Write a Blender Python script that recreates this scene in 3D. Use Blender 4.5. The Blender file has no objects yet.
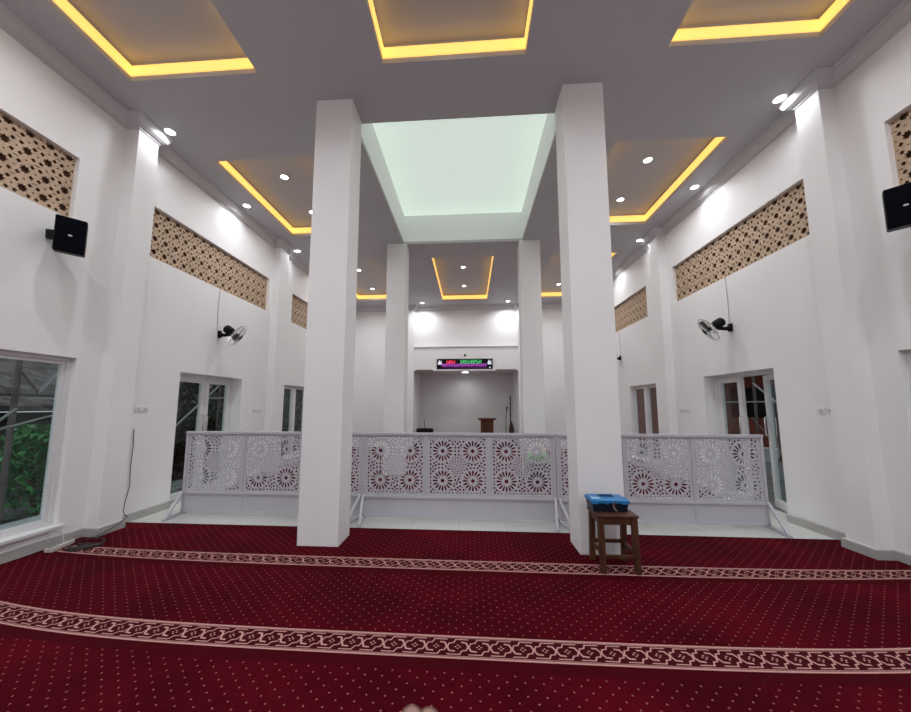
import bpy, bmesh, math, random
from mathutils import Vector, Matrix
random.seed(7)
K = 1.18                      # metres per layout unit
C = bpy.context.scene.collection
PI = math.pi
H = 4.547                     # ceiling height (layout units)
W = 3.725                     # wall plane
PF = 3.578                    # pilaster face
YB, YF = -2.6, 10.9           # back wall, far wall

# ------------------------------------------------------------------ camera
f_px, yaw, pitch, roll = 341.34, .0663, .107, .0006
cam = bpy.data.cameras.new('camera'); co = bpy.data.objects.new('camera', cam); C.objects.link(co)
cam.sensor_fit = 'HORIZONTAL'; cam.sensor_width = 36; cam.lens = f_px/911*36
cam.shift_x = (455.5-447.43)/911; cam.shift_y = (369.24-356)/911
cam.dof.use_dof = True; cam.dof.focus_distance = 4.6; cam.dof.aperture_fstop = 3.2
cam.clip_start = .02; cam.clip_end = 200
cy, sy, cp, sp, cr, sr = math.cos(yaw), math.sin(yaw), math.cos(pitch), math.sin(pitch), math.cos(roll), math.sin(roll)
F = Vector((-sy, cy, 0)); R = Vector((cy, sy, 0)); U = Vector((0, 0, 1))
F2 = F*cp+U*sp; U2 = U*cp-F*sp; R3 = R*cr+U2*sr; U3 = U2*cr-R*sr
m = Matrix((R3, U3, -F2)).transposed().to_4x4(); m.translation = Vector((.1333, 0, 1.3))*K
co.matrix_world = m
bpy.context.scene.camera = co

# ------------------------------------------------------------------ world, exposure
wd = bpy.data.worlds.new('world'); bpy.context.scene.world = wd; wd.use_nodes = True
bg = wd.node_tree.nodes['Background']; bg.inputs[0].default_value = (.78, .86, .9, 1); bg.inputs[1].default_value = .9
vs = bpy.context.scene.view_settings
vs.view_transform = 'Standard'; vs.look = 'None'; vs.gamma = 1; vs.use_curve_mapping = False; vs.exposure = -0.12
SPOT_W = 19.5                  # each downlight
bpy.context.scene.cycles.max_bounces = 8
bpy.context.scene.cycles.diffuse_bounces = 5

# ------------------------------------------------------------------ materials
def mat(name, col, rough=.6, metal=0, emit=None, es=0, noise=None, bump=None, spec=.3, alpha=1):
    M = bpy.data.materials.new(name); M.use_nodes = True; nt = M.node_tree; b = nt.nodes['Principled BSDF']
    b.inputs['Base Color'].default_value = (*col, 1); b.inputs['Roughness'].default_value = rough
    b.inputs['Metallic'].default_value = metal; b.inputs['Specular IOR Level'].default_value = spec
    if emit: b.inputs['Emission Color'].default_value = (*emit, 1); b.inputs['Emission Strength'].default_value = es
    tc = nt.nodes.new('ShaderNodeTexCoord')
    if noise:
        sc, amt = noise[:2]
        n = nt.nodes.new('ShaderNodeTexNoise'); n.inputs['Scale'].default_value = sc; n.inputs['Detail'].default_value = 4
        nt.links.new(tc.outputs['Object'], n.inputs['Vector'])
        if len(noise) > 2:
            mp = nt.nodes.new('ShaderNodeMapping'); mp.inputs['Scale'].default_value = noise[2]
            nt.links.new(tc.outputs['Object'], mp.inputs[0]); nt.links.new(mp.outputs[0], n.inputs['Vector'])
        cr_ = nt.nodes.new('ShaderNodeValToRGB'); e = cr_.color_ramp.elements
        e[0].position = .3; e[1].position = .7
        e[0].color = (*[c*(1-amt) for c in col], 1); e[1].color = (*[min(1, c*(1+amt)) for c in col], 1)
        nt.links.new(n.outputs[0], cr_.inputs[0]); nt.links.new(cr_.outputs[0], b.inputs['Base Color'])
    if bump:
        n2 = nt.nodes.new('ShaderNodeTexNoise'); n2.inputs['Scale'].default_value = bump[0]; n2.inputs['Detail'].default_value = 5
        nt.links.new(tc.outputs['Object'], n2.inputs['Vector'])
        bp = nt.nodes.new('ShaderNodeBump'); bp.inputs['Strength'].default_value = bump[1]; bp.inputs['Distance'].default_value = .01
        nt.links.new(n2.outputs[0], bp.inputs['Height']); nt.links.new(bp.outputs[0], b.inputs['Normal'])
    return M
def glass_mat(name, tint=(.9, .95, .95), gl=.10):
    M = bpy.data.materials.new(name); M.use_nodes = True; nt = M.node_tree; nt.nodes.clear()
    o = nt.nodes.new('ShaderNodeOutputMaterial'); mx = nt.nodes.new('ShaderNodeMixShader')
    t = nt.nodes.new('ShaderNodeBsdfTransparent'); t.inputs[0].default_value = (*tint, 1)
    g = nt.nodes.new('ShaderNodeBsdfGlossy'); g.inputs['Roughness'].default_value = .02
    lw = nt.nodes.new('ShaderNodeLayerWeight'); lw.inputs[0].default_value = .5
    p5 = nt.nodes.new('ShaderNodeMath'); p5.operation = 'POWER'; p5.inputs[1].default_value = 5; ma = nt.nodes.new('ShaderNodeMath'); ma.operation = 'MULTIPLY_ADD'; ma.inputs[1].default_value = .6; ma.inputs[2].default_value = .035
    nt.links.new(lw.outputs['Facing'], p5.inputs[0]); nt.links.new(p5.outputs[0], ma.inputs[0]); nt.links.new(ma.outputs[0], mx.inputs[0]); nt.links.new(t.outputs[0], mx.inputs[1]); nt.links.new(g.outputs[0], mx.inputs[2])
    nt.links.new(mx.outputs[0], o.inputs[0]); return M
Mw = mat('wall_paint', (.82, .805, .812), .6, noise=(1.3, .02), bump=(3, .08))
Mcol = mat('column_paint', (.82, .805, .812), .6, noise=(1.5, .02))
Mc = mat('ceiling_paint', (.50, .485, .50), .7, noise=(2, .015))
Mtrim = mat('cornice_plaster', (.60, .59, .605), .5)
Mbase = mat('baseboard_tile', (.42, .41, .40), .35, noise=(8, .06))
Mscreen = mat('screen_white_paint', (.52, .505, .555), .4)
Mframe = mat('white_aluminium', (.68, .67, .68), .35)
Mgls = glass_mat('clear_glass')
Mblack = mat('black_plastic', (.006, .006, .007), .5, spec=.12)
Mnavy = mat('dark_navy_cloth', (.004, .0045, .008), .9, spec=.05)
Mchrome = mat('chrome', (.6, .6, .6), .25, 1)
Mwood = mat('brown_stool_wood', (.068, .026, .013), .4, noise=(6, .35, (1, 1, .12)))
Mteak = mat('lectern_wood', (.10, .035, .015), .45, noise=(5, .3, (1, 1, .15)))
Mblue = mat('blue_plastic', (.015, .16, .40), .35)
Mdkblue = mat('dark_blue_plastic', (.006, .012, .03), .35)
Mwhite = mat('white_plastic', (.72, .72, .72), .4)
Mbeige = mat('carved_beige_stone', (.50, .365, .26), .8, noise=(7, .10), bump=(30, .3))
Mbrown = mat('brown_hole_shade', (.19, .105, .065), .9)  # brown chosen for the shade inside the grille holes
Mcream = mat('carpet_cream_yarn', (.46, .235, .215), .95, spec=.05)
Mmaroon = mat('carpet_dark_maroon_yarn', (.045, .004, .007), .95, spec=.05)
Mpink = mat('grey_power_strip', (.50, .46, .43), .5)
Mcable = mat('dark_cable', (.03, .025, .025), .5)
Mgcab = mat('light_cable', (.5, .48, .48), .5)
Mleaf = mat('green_leaves', (.09, .34, .10), .5, noise=(5, .5))
Mleafd = mat('dark_green_leaves', (.028, .06, .03), .6, noise=(4, .5))
Mstem = mat('brown_stem', (.08, .05, .03), .9)
Mgreen = mat('green_cloth', (.22, .42, .20), .8)
Mgrey = mat('grey_board', (.10, .10, .11), .6)
Mpole = mat('weathered_pole', (.16, .13, .12), .8, noise=(6, .3))
Mpolel = mat('pale_pole', (.42, .42, .42), .6)
Mskin = mat('skin', (.25, .145, .12), .6)
Mled = mat('warm_led_strip', (1, .8, .4), .5, emit=(1.0, .565, .115), es=1.2)
Mspot = mat('downlight_diffuser', (1, 1, 1), .5, emit=(.93, .97, 1), es=14)
Msky = mat('skylight_daylight_glow', (.8, .88, .82), .6, emit=(.60, .71, .635), es=.78)  # opaque sheet; daylight through it is put in as emission
Mblade = mat('smoky_fan_blade', (.06, .06, .065), .3)

def carpet_mat():
    M = bpy.data.materials.new('red_carpet'); M.use_nodes = True; nt = M.node_tree; b = nt.nodes['Principled BSDF']
    N = nt.nodes.new; L = nt.links.new
    b.inputs['Roughness'].default_value = .95; b.inputs['Specular IOR Level'].default_value = .05
    pass
    tc = N('ShaderNodeTexCoord'); sx = N('ShaderNodeSeparateXYZ'); L(tc.outputs['Object'], sx.inputs[0])
    def mth(op, a, c=None):
        n = N('ShaderNodeMath'); n.operation = op
        for i, v in enumerate((a, c)):
            if v is None: continue
            if isinstance(v, (int, float)): n.inputs[i].default_value = v
            else: L(v, n.inputs[i])
        return n.outputs[0]
    px, py = .085*K, .075*K
    def lattice(ox, oy):
        u = mth('SUBTRACT', mth('FRACT', mth('ADD', mth('DIVIDE', sx.outputs[0], px), ox)), .5)
        v = mth('SUBTRACT', mth('FRACT', mth('ADD', mth('DIVIDE', sx.outputs[1], py), oy)), .5)
        u = mth('MULTIPLY', u, px); v = mth('MULTIPLY', v, py)
        d = mth('SQRT', mth('ADD', mth('MULTIPLY', u, u), mth('MULTIPLY', v, v)))
        return mth('LESS_THAN', d, .0047*K)
    dots = mth('MAXIMUM', lattice(0, 0), lattice(.5, .5))
    n = N('ShaderNodeTexNoise'); n.inputs['Scale'].default_value = 1.6; n.inputs['Detail'].default_value = 5; L(tc.outputs['Object'], n.inputs['Vector'])
    r = N('ShaderNodeValToRGB'); L(n.outputs[0], r.inputs[0]); e = r.color_ramp.elements
    e[0].position = .38; e[0].color = (.060, .0008, .0050, 1); e[1].position = .7; e[1].color = (.108, .0015, .0085, 1)
    n3 = N('ShaderNodeTexNoise'); n3.inputs['Scale'].default_value = 160; L(tc.outputs['Object'], n3.inputs['Vector'])
    mv = N('ShaderNodeMix'); mv.data_type = 'RGBA'; mv.blend_type = 'MULTIPLY'; mv.inputs[0].default_value = .6
    L(r.outputs[0], mv.inputs[6]); L(n3.outputs[0], mv.inputs[7])
    g = N('ShaderNodeMix'); g.data_type = 'RGBA'; L(dots, g.inputs[0]); L(mv.outputs[2], g.inputs[6]); g.inputs[7].default_value = (.24, .075, .075, 1)
    L(g.outputs[2], b.inputs['Base Color'])
    bp = N('ShaderNodeBump'); bp.inputs['Strength'].default_value = .4; bp.inputs['Distance'].default_value = .004
    L(n3.outputs[0], bp.inputs['Height']); L(bp.outputs[0], b.inputs['Normal'])
    return M
Mcarpet = carpet_mat()
def tile_mat():
    M = bpy.data.materials.new('floor_tile'); M.use_nodes = True; nt = M.node_tree; b = nt.nodes['Principled BSDF']
    tc = nt.nodes.new('ShaderNodeTexCoord'); br = nt.nodes.new('ShaderNodeTexBrick'); br.offset = 0
    br.inputs['Scale'].default_value = 1; br.inputs['Brick Width'].default_value = .6; br.inputs['Row Height'].default_value = .6
    br.inputs['Mortar Size'].default_value = .003; br.inputs['Color1'].default_value = (.60, .60, .57, 1)
    br.inputs['Color2'].default_value = (.57, .575, .55, 1); br.inputs['Mortar'].default_value = (.42, .42, .41, 1)
    nt.links.new(tc.outputs['Object'], br.inputs[0]); nt.links.new(br.outputs[0], b.inputs['Base Color'])
    b.inputs['Roughness'].default_value = .22; return M
Mtile = tile_mat()
def roof_mat():
    M = bpy.data.materials.new('old_roof_tiles'); M.use_nodes = True; nt = M.node_tree; b = nt.nodes['Principled BSDF']
    tc = nt.nodes.new('ShaderNodeTexCoord'); v = nt.nodes.new('ShaderNodeTexVoronoi'); v.inputs['Scale'].default_value = 9
    r = nt.nodes.new('ShaderNodeValToRGB'); e = r.color_ramp.elements
    e[0].position = .1; e[0].color = (.05, .035, .035, 1); e[1].position = .9; e[1].color = (.20, .17, .17, 1)
    nt.links.new(tc.outputs['Object'], v.inputs['Vector']); nt.links.new(v.outputs['Color'], r.inputs[0]); nt.links.new(r.outputs[0], b.inputs['Base Color'])
    b.inputs['Roughness'].default_value = .9; return M
Mroof = roof_mat()

# ------------------------------------------------------------------ mesh helpers (layout units, scaled by K when built)
def tag(o, label=None, cat=None, group=None, kind=None):
    if label: o['label'] = label
    if cat: o['category'] = cat
    if group: o['group'] = group
    if kind: o['kind'] = kind
    return o
class MB:
    def __init__(s): s.v = []; s.f = []; s.m = []; s.sm = []
    def add(s, vs_, fs, mi=0, smooth=False):
        n = len(s.v); s.v += [tuple(v) for v in vs_]
        for q in fs: s.f.append([i+n for i in q]); s.m.append(mi); s.sm.append(smooth)
        return s
    def box(s, x0, x1, y0, y1, z0, z1, mi=0, rot=0, cen=None, taper=0):
        V = [(x0, y0, z0), (x1, y0, z0), (x1, y1, z0), (x0, y1, z0), (x0, y0, z1), (x1, y0, z1), (x1, y1, z1), (x0, y1, z1)]
        if rot:
            c = cen or ((x0+x1)/2, (y0+y1)/2); a, b_ = math.cos(rot), math.sin(rot)
            V = [(c[0]+(x-c[0])*a-(y-c[1])*b_, c[1]+(x-c[0])*b_+(y-c[1])*a, z) for x, y, z in V]
        return s.add(V, [(0, 3, 2, 1), (4, 5, 6, 7), (0, 1, 5, 4), (1, 2, 6, 5), (2, 3, 7, 6), (3, 0, 4, 7)], mi)
    def bar(s, p, q, wd_, ht, mi=0, up=(0, 0, 1)):      # rectangular bar from p to q
        p, q = Vector(p), Vector(q); d = (q-p).normalized(); a = d.cross(Vector(up))
        if a.length < 1e-4: a = d.cross(Vector((1, 0, 0)))
        a.normalize(); b_ = a.cross(d).normalized(); a = a*wd_/2; b_ = b_*ht/2
        V = [p-a-b_, p+a-b_, p+a+b_, p-a+b_, q-a-b_, q+a-b_, q+a+b_, q-a+b_]
        return s.add(V, [(0, 3, 2, 1), (4, 5, 6, 7), (0, 1, 5, 4), (1, 2, 6, 5), (2, 3, 7, 6), (3, 0, 4, 7)], mi)
    def tube(s, pts, r, n=10, mi=0, closed=False, radii=None):
        pts = [Vector(p) for p in pts]; V = []; m_ = len(pts)
        ref = None
        for i, p in enumerate(pts):
            a = pts[(i-1) % m_] if (i or closed) else p; b_ = pts[(i+1) % m_] if (i < m_-1 or closed) else p
            d = (b_-a).normalized()
            if ref is None:
                ref = d.cross(Vector((0, 0, 1)))
                if ref.length < .05: ref = d.cross(Vector((1, 0, 0)))
            ref = (ref-d*ref.dot(d)).normalized(); w_ = d.cross(ref)
            rr = radii[i] if radii else r
            for k in range(n):
                t = 2*PI*k/n; V.append(p+ref*math.cos(t)*rr+w_*math.sin(t)*rr)
        fs = []
        for i in range(m_ if closed else m_-1):
            j = (i+1) % m_
            for k in range(n): fs.append((i*n+k, i*n+(k+1) % n, j*n+(k+1) % n, j*n+k))
        if not closed: fs += [tuple(range(n))[::-1], tuple((m_-1)*n+k for k in range(n))]
        return s.add(V, fs, mi, True)
    def lathe(s, prof, origin, axis=(0, 0, 1), n=24, mi=0):   # prof: (radius, height)
        o = Vector(origin); d = Vector(axis).normalized(); a = d.cross(Vector((0, 1, 0)))
        if a.length < .05: a = d.cross(Vector((1, 0, 0)))
        a.normalize(); b_ = d.cross(a); V = []; fs = []
        for r, h in prof:
            for k in range(n):
                t = 2*PI*k/n; V.append(o+d*h+a*(math.cos(t)*r)+b_*(math.sin(t)*r))
        for i in range(len(prof)-1):
            for k in range(n): fs.append((i*n+k, i*n+(k+1) % n, (i+1)*n+(k+1) % n, (i+1)*n+k))
        if prof[0][0] > 1e-5: fs.append(tuple(range(n))[::-1])
        if prof[-1][0] > 1e-5: fs.append(tuple((len(prof)-1)*n+k for k in range(n)))
        return s.add(V, fs, mi, True)
    def build(s, name, mats, parent=None, bev=0, loc=None, autosm=True):
        me = bpy.data.meshes.new(name); me.from_pydata([(x*K, y*K, z*K) for x, y, z in s.v], [], s.f)
        for m_ in (mats if isinstance(mats, (list, tuple)) else [mats]): me.materials.append(m_)
        me.polygons.foreach_set('material_index', s.m); me.polygons.foreach_set('use_smooth', s.sm)
        b_ = bmesh.new(); b_.from_mesh(me); bmesh.ops.remove_doubles(b_, verts=b_.verts, dist=1e-6) if not s.__dict__.get('keep') else None
        if not s.__dict__.get('nonorm'): bmesh.ops.recalc_face_normals(b_, faces=b_.faces)
        b_.to_mesh(me); b_.free(); me.update()
        o = bpy.data.objects.new(name, me); C.objects.link(o)
        if parent: o.parent = parent
        if loc: o.location = Vector(loc)*K
        if any(s.sm): me.set_sharp_from_angle(angle=math.radians(40))
        if bev:
            b2 = o.modifiers.new('bevel', 'BEVEL'); b2.width = bev*K; b2.segments = 2; b2.limit_method = 'ANGLE'; b2.angle_limit = math.radians(40)
        return o
def thing(name, label, cat, loc=(0, 0, 0), rz=0, group=None):
    o = bpy.data.objects.new(name, None); C.objects.link(o); o.location = Vector(loc)*K; o.rotation_euler = (0, 0, rz); o.empty_display_size = .1
    return tag(o, label, cat, group)
def dup(root, loc=None, rz=None, label=None):
    r = root.copy(); C.objects.link(r)
    if loc is not None: r.location = Vector(loc)*K
    if rz is not None: r.rotation_euler = (0, 0, rz)
    if label: r['label'] = label
    for ch in list(root.children):
        c = ch.copy(); C.objects.link(c); c.parent = r
        for g in list(ch.children):
            d = g.copy(); C.objects.link(d); d.parent = c
    return r
def struct(name, mb, mats, **k): return tag(mb.build(name, mats, **k), kind='structure')

def slab(mb, axis, c0, c1, u0, u1, v0, v1, holes, mi=0):
    """plate between axis=c0 (seen side) and axis=c1, spanning u,v, with rectangular holes (u0,u1,v0,v1)"""
    us = sorted({u0, u1, *[h[0] for h in holes], *[h[1] for h in holes]}); vv = sorted({v0, v1, *[h[2] for h in holes], *[h[3] for h in holes]})
    us = [u for u in us if u0 <= u <= u1]; vv = [v for v in vv if v0 <= v <= v1]
    def P(c, u, v): return {0: (c, u, v), 1: (u, c, v), 2: (u, v, c)}[axis]
    solid = {}
    for i in range(len(us)-1):
        for j in range(len(vv)-1):
            a, b_ = (us[i]+us[i+1])/2, (vv[j]+vv[j+1])/2
            solid[i, j] = not any(h[0] < a < h[1] and h[2] < b_ < h[3] for h in holes)
    for (i, j), s_ in solid.items():
        if not s_: continue
        A, B, Cc, D = us[i], us[i+1], vv[j], vv[j+1]
        for c in (c0, c1): mb.add([P(c, A, Cc), P(c, B, Cc), P(c, B, D), P(c, A, D)], [(0, 1, 2, 3)], mi)
        for di, dj, e in ((-1, 0, (A, Cc, A, D)), (1, 0, (B, Cc, B, D)), (0, -1, (A, Cc, B, Cc)), (0, 1, (A, D, B, D))):
            if not solid.get((i+di, j+dj), False):
                mb.add([P(c0, e[0], e[1]), P(c0, e[2], e[3]), P(c1, e[2], e[3]), P(c1, e[0], e[1])], [(0, 1, 2, 3)], mi)
    return mb
def sweep(mb, path, prof, side=1, mi=0):
    """axis-aligned or straight plan path [(x,y)], profile [(offset, z)] closed; offset to the 'side' of travel"""
    n = len(path); V = []; nr = []
    for i in range(n-1):
        dx, dy = path[i+1][0]-path[i][0], path[i+1][1]-path[i][1]; l = math.hypot(dx, dy); nr.append((dy/l*side, -dx/l*side))
    for i in range(n):
        if i == 0: o = nr[0]
        elif i == n-1: o = nr[-1]
        else:
            a, b_ = nr[i-1], nr[i]; q = 1+a[0]*b_[0]+a[1]*b_[1]; o = ((a[0]+b_[0])/q, (a[1]+b_[1])/q)
        for t, z in prof: V.append((path[i][0]+o[0]*t, path[i][1]+o[1]*t, z))
    k = len(prof); fs = []
    for i in range(n-1):
        for j in range(k): fs.append((i*k+j, i*k+(j+1) % k, (i+1)*k+(j+1) % k, (i+1)*k+j))
    fs += [tuple(range(k))[::-1], tuple((n-1)*k+j for j in range(k))]
    return mb.add(V, fs, mi)
def perforated(polys, thick):
    """flat plate in XZ from outline + hole polygons, returned as a mesh (layout units * K), thickness along Y"""
    cu = bpy.data.curves.new('tmp', 'CURVE'); cu.dimensions = '2D'; cu.fill_mode = 'BOTH'; cu.extrude = thick*K/2
    for pl in polys:
        sp_ = cu.splines.new('POLY'); sp_.points.add(len(pl)-1); sp_.use_cyclic_u = True
        for q, (x, y) in zip(sp_.points, pl): q.co = (x*K, y*K, 0, 1)
    o = bpy.data.objects.new('tmp', cu); C.objects.link(o)
    bpy.context.view_layer.update()
    dg = bpy.context.evaluated_depsgraph_get(); me = bpy.data.meshes.new_from_object(o.evaluated_get(dg))
    bpy.data.objects.remove(o); bpy.data.curves.remove(cu)
    me.transform(Matrix.Rotation(PI/2, 4, 'X'))
    return me
def mesh_obj(name, me, m_, parent=None, loc=(0, 0, 0), rz=0):
    if not me.materials: me.materials.append(m_)
    o = bpy.data.objects.new(name, me); C.objects.link(o); o.parent = parent; o.location = Vector(loc)*K; o.rotation_euler = (0, 0, rz); return o

# ------------------------------------------------------------------ structure: floor, walls, ceiling
fl = MB(); fl.box(-W-.25, W+.25, YB-.2, YF, -.12, 0); fl.box(-1.9, 1.9, YF, 12.6, -.12, 0); struct('floor', fl, Mtile)
BAY = [(-.3+1.2, 2.883-.0)]     # front coves
DOORY = {-1: (4.29, 5.535), 1: (4.275, 5.50)}
win_y = [(1.84, 3.08), (6.86, 7.95)]
GRY = {-1: [(.55, 2.905), (3.715, 6.14), (7.0, 9.0)], 1: [(.55, 2.955), (3.66, 6.08), (7.0, 9.0)]}
GZ = (3.10, 3.745)
wall_holes0 = [(1.84, 3.08, .19, 1.765), (6.86, 7.95, .19, 1.735)]
WT = .135
PIL = {-1: [(.36, .63), (3.31, 3.55), (6.235, 6.53), (9.2, 9.5)], 1: [(.36, .63), (3.29, 3.53), (6.235, 6.53), (9.2, 9.5)]}
for s, nm in ((-1, 'left'), (1, 'right')):
    b = MB(); slab(b, 0, s*W, s*(W+WT), YB, YF, 0, 5.0, wall_holes0+[(DOORY[s][0], DOORY[s][1], 0, 1.752)]+[(a, c, *GZ) for a, c in GRY[s]])
    da, dc, dz = DOORY[s][0], DOORY[s][1], 1.752; q0, q1 = sorted((s*(W+WT-.001), s*(W+.26)))
    for q in ((da-.1, da, 0, dz+.1), (dc, dc+.1, 0, dz+.1), (da, dc, dz, dz+.1)): b.box(q0, q1, *q)
    for (a, c) in PIL[s]:
        b.box(min(s*PF, s*(W+.02)), max(s*PF, s*(W+.02)), a, c, 0, H)
    struct('wall_'+nm, b, Mw)
b = MB(); b.box(-W, W, YB-.2, YB, 0, 5.0); struct('wall_back', b, Mw)
# far wall with the mihrab opening
OX0, OX1, OZ = -1.665, 1.65, 2.455
b = MB(); slab(b, 1, YF, YF+.25, -W, W, 0, 5.0, [(OX0, OX1, 0, OZ)])
for x0 in (-1.865, 1.65):
    b.box(x0, x0+.2, YF-.13, YF+.01, 0, H)
b.box(-1.665, 1.65, YF-.10, YF+.01, 2.455, 3.17)
for sx_, cx_ in ((1, OX0), (-1, OX1)):     # small coved corners of the opening
    pts = [(cx_, OZ)] + [(cx_+sx_*.10*(1-math.cos(t)), OZ-.10*(1-math.sin(t))) for t in [PI/2*(1-k/6) for k in range(7)]]
    pts = [(cx_, OZ)] + [(cx_+sx_*.11*(1-math.sin(PI/2*k/6)), OZ-.11*(1-math.cos(PI/2*k/6))) for k in range(7)]
    V = [(x, YF-.10, z) for x, z in pts]+[(x, YF+.25, z) for x, z in pts]; n = len(pts)
    b.add(V, [tuple(range(n)), tuple(range(n, 2*n))[::-1]]+[(i, (i+1) % n, n+(i+1) % n, n+i) for i in range(n)])
struct('wall_far', b, Mw)
b = MB(); b.box(OX0-.3, OX1+.3, 12.4, 12.55, 0, 2.6); b.box(OX0-.15, OX0, YF+.25, 12.4, 0, 2.6); b.box(OX1, OX1+.15, YF+.25, 12.4, 0, 2.6); b.box(OX0-.15, OX1+.15, YF+.25, 12.4, OZ+.0, 2.6)
struct('wall_niche', b, Mw)

# ceiling with trays and the skylight well
SX, SY0, SY1 = 1.178, 3.553, 6.52
coves = [(-.68, .67, .9, 2.882), (-3.26, -1.93, .9, 2.89), (1.95, 3.25, .9, 2.90),
         (-3.26, -1.95, 4.03, 6.05), (1.96, 3.29, 4.03, 6.03),
         (-.70, .67, 7.19, 10.3), (-3.31, -1.97, 7.19, 10.1), (1.97, 3.30, 7.19, 10.2)]
TZ = H+.20
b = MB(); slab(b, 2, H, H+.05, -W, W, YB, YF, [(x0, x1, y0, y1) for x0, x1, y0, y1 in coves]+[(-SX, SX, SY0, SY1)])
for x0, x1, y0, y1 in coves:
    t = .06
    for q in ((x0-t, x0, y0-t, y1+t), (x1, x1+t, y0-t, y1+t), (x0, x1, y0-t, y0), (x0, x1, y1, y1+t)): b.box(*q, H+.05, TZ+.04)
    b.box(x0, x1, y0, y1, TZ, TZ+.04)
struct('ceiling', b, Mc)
WZ = 5.15
b = MB()
for q in ((-SX-.1, -SX, SY0-.1, SY1+.1), (SX, SX+.1, SY0-.1, SY1+.1), (-SX, SX, SY0-.1, SY0), (-SX, SX, SY1, SY1+.1)): b.box(*q, H+.05, WZ+.1)
struct('wall_skylight', b, mat('skylight_well_paint', (.90, .91, .90), .6))
b = MB(); b.box(-SX, SX, SY0, SY1, WZ, WZ+.03)
o = struct('window_1', b, Msky); o['label'] = 'pale green translucent skylight sheet above the square ceiling well'

# cornice around the walls (crown moulding) and baseboards
prof = [(0, H), (.10, H), (.10, H-.012), (.085, H-.018), (.078, H-.05), (.06, H-.085), (.032, H-.11), (.012, H-.118), (.012, H-.135), (0, H-.14)]
tn = 1
for s in (-1, 1):
    path = [(s*W, YB)]
    for a, c in PIL[s]: path += [(s*W, a), (s*PF, a), (s*PF, c), (s*W, c)]
    path.append((s*W, YF))
    struct('trim_%d' % tn, sweep(MB(), path, prof, side=-s), Mtrim); tn += 1
path = [(-W+.1, YF), (-1.865, YF), (-1.865, YF-.13), (-1.665, YF-.13), (-1.665, YF), (1.65, YF), (1.65, YF-.13), (1.85, YF-.13), (1.85, YF), (W-.1, YF)]
struct('trim_%d' % tn, sweep(MB(), path, prof, side=1), Mtrim); tn += 1
b = MB(); b.box(-1.665, 1.65, YF-.125, YF-.10, 3.17, 3.195); b.box(-1.665, 1.65, YF-.12, YF, 3.17, 3.19); struct('trim_%d' % tn, b, Mtrim); tn += 1
bpr = [(0, 0), (.022, 0), (.022, .085), (.016, .092), (0, .092)]
for s, nm in ((-1, 'left'), (1, 'right')):
    b = MB()
    sweep(b, [(s*W, YB), (s*W, .36), (s*PF, .36), (s*PF, .63), (s*W, .63), (s*W, PIL[s][1][0]), (s*PF, PIL[s][1][0]), (s*PF, PIL[s][1][1]), (s*W, PIL[s][1][1]), (s*W, DOORY[s][0])], bpr, side=-s)
    sweep(b, [(s*W, DOORY[s][1]), (s*W, 6.235), (s*PF, 6.235), (s*PF, 6.53), (s*W, 6.53), (s*W, 9.2), (s*PF, 9.2), (s*PF, 9.5), (s*W, 9.5), (s*W, YF)], bpr, side=-s)
    struct('baseboard_'+nm, b, Mbase)

# columns
cols = [(-1.483, -1.09, 3.222, 3.53, 'left front square white column, nearest one in front of the screens'),
        (1.088, 1.485, 3.205, 3.52, 'right front square white column beside the wooden stool'),
        (-1.515, -1.125, 6.48, 6.79, 'left rear square white column beyond the white screens'),
        (1.12, 1.515, 6.48, 6.79, 'right rear square white column beyond the screens, by the green cloth')]
for x0, x1, y0, y1, lb in cols:
    b = MB(); b.box(x0, x1, y0, y1, 0, H)
    o = b.build('column', Mcol, loc=(0, 0, 0), bev=.006); tag(o, lb, 'column', 'square hall columns', 'structure')

# ------------------------------------------------------------------ windows and doors
def pane(b, x, y0, y1, z0, z1): b.box(x-.004, x+.004, y0, y1, z0, z1)
wn = 2
for s in (-1, 1):
    for (a, c), zt in ((win_y[0], 1.765), (win_y[1], 1.735)):
        xo = (W+.05 if a < 5 else W+.06); t = .036
        b = MB(); x0, x1 = sorted((s*xo, s*(xo+.07)))
        for q in ((a, c, zt-t, zt), (a, c, .19, .19+t), (a, a+t, .19+t, zt-t), (c-t, c, .19+t, zt-t)): b.box(x0, x1, *q)
        mid = (a+c)/2
        if a > 5: b.box(x0, x1, mid-.06, mid+.06, .19+t, zt-t)
        # inner sash
        xs0, xs1 = sorted((s*(xo+.015), s*(xo+.055))); u = .03
        for (p, q) in (((a+t, c-t),) if a < 5 else ((a+t, mid-.06), (mid+.06, c-t))):
            for r_ in ((p, q, zt-t-u, zt-t), (p, q, .19+t, .19+t+u), (p, p+u, .19+t+u, zt-t-u), (q-u, q, .19+t+u, zt-t-u)): b.box(xs0, xs1, *r_)
        o = struct('window_%d' % wn, b, Mframe, bev=.003)
        g = MB(); pane(g, s*(xo+.035), a+t, c-t, .19+t, zt-t); g.build('window_pane', Mgls, o)
        sl = MB(); q0, q1 = sorted((s*(W-.001), s*(W+WT+.01))); sl.box(q0 if s > 0 else q0, q1, a+.001, c-.001, .165, .196); q0, q1 = sorted((s*(W-.045), s*(W-.001))); sl.box(q0, q1, a-.04, c+.03, .165, .196)
        sl.build('window_sill', Mframe, o, bev=.004); wn += 1
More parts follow.
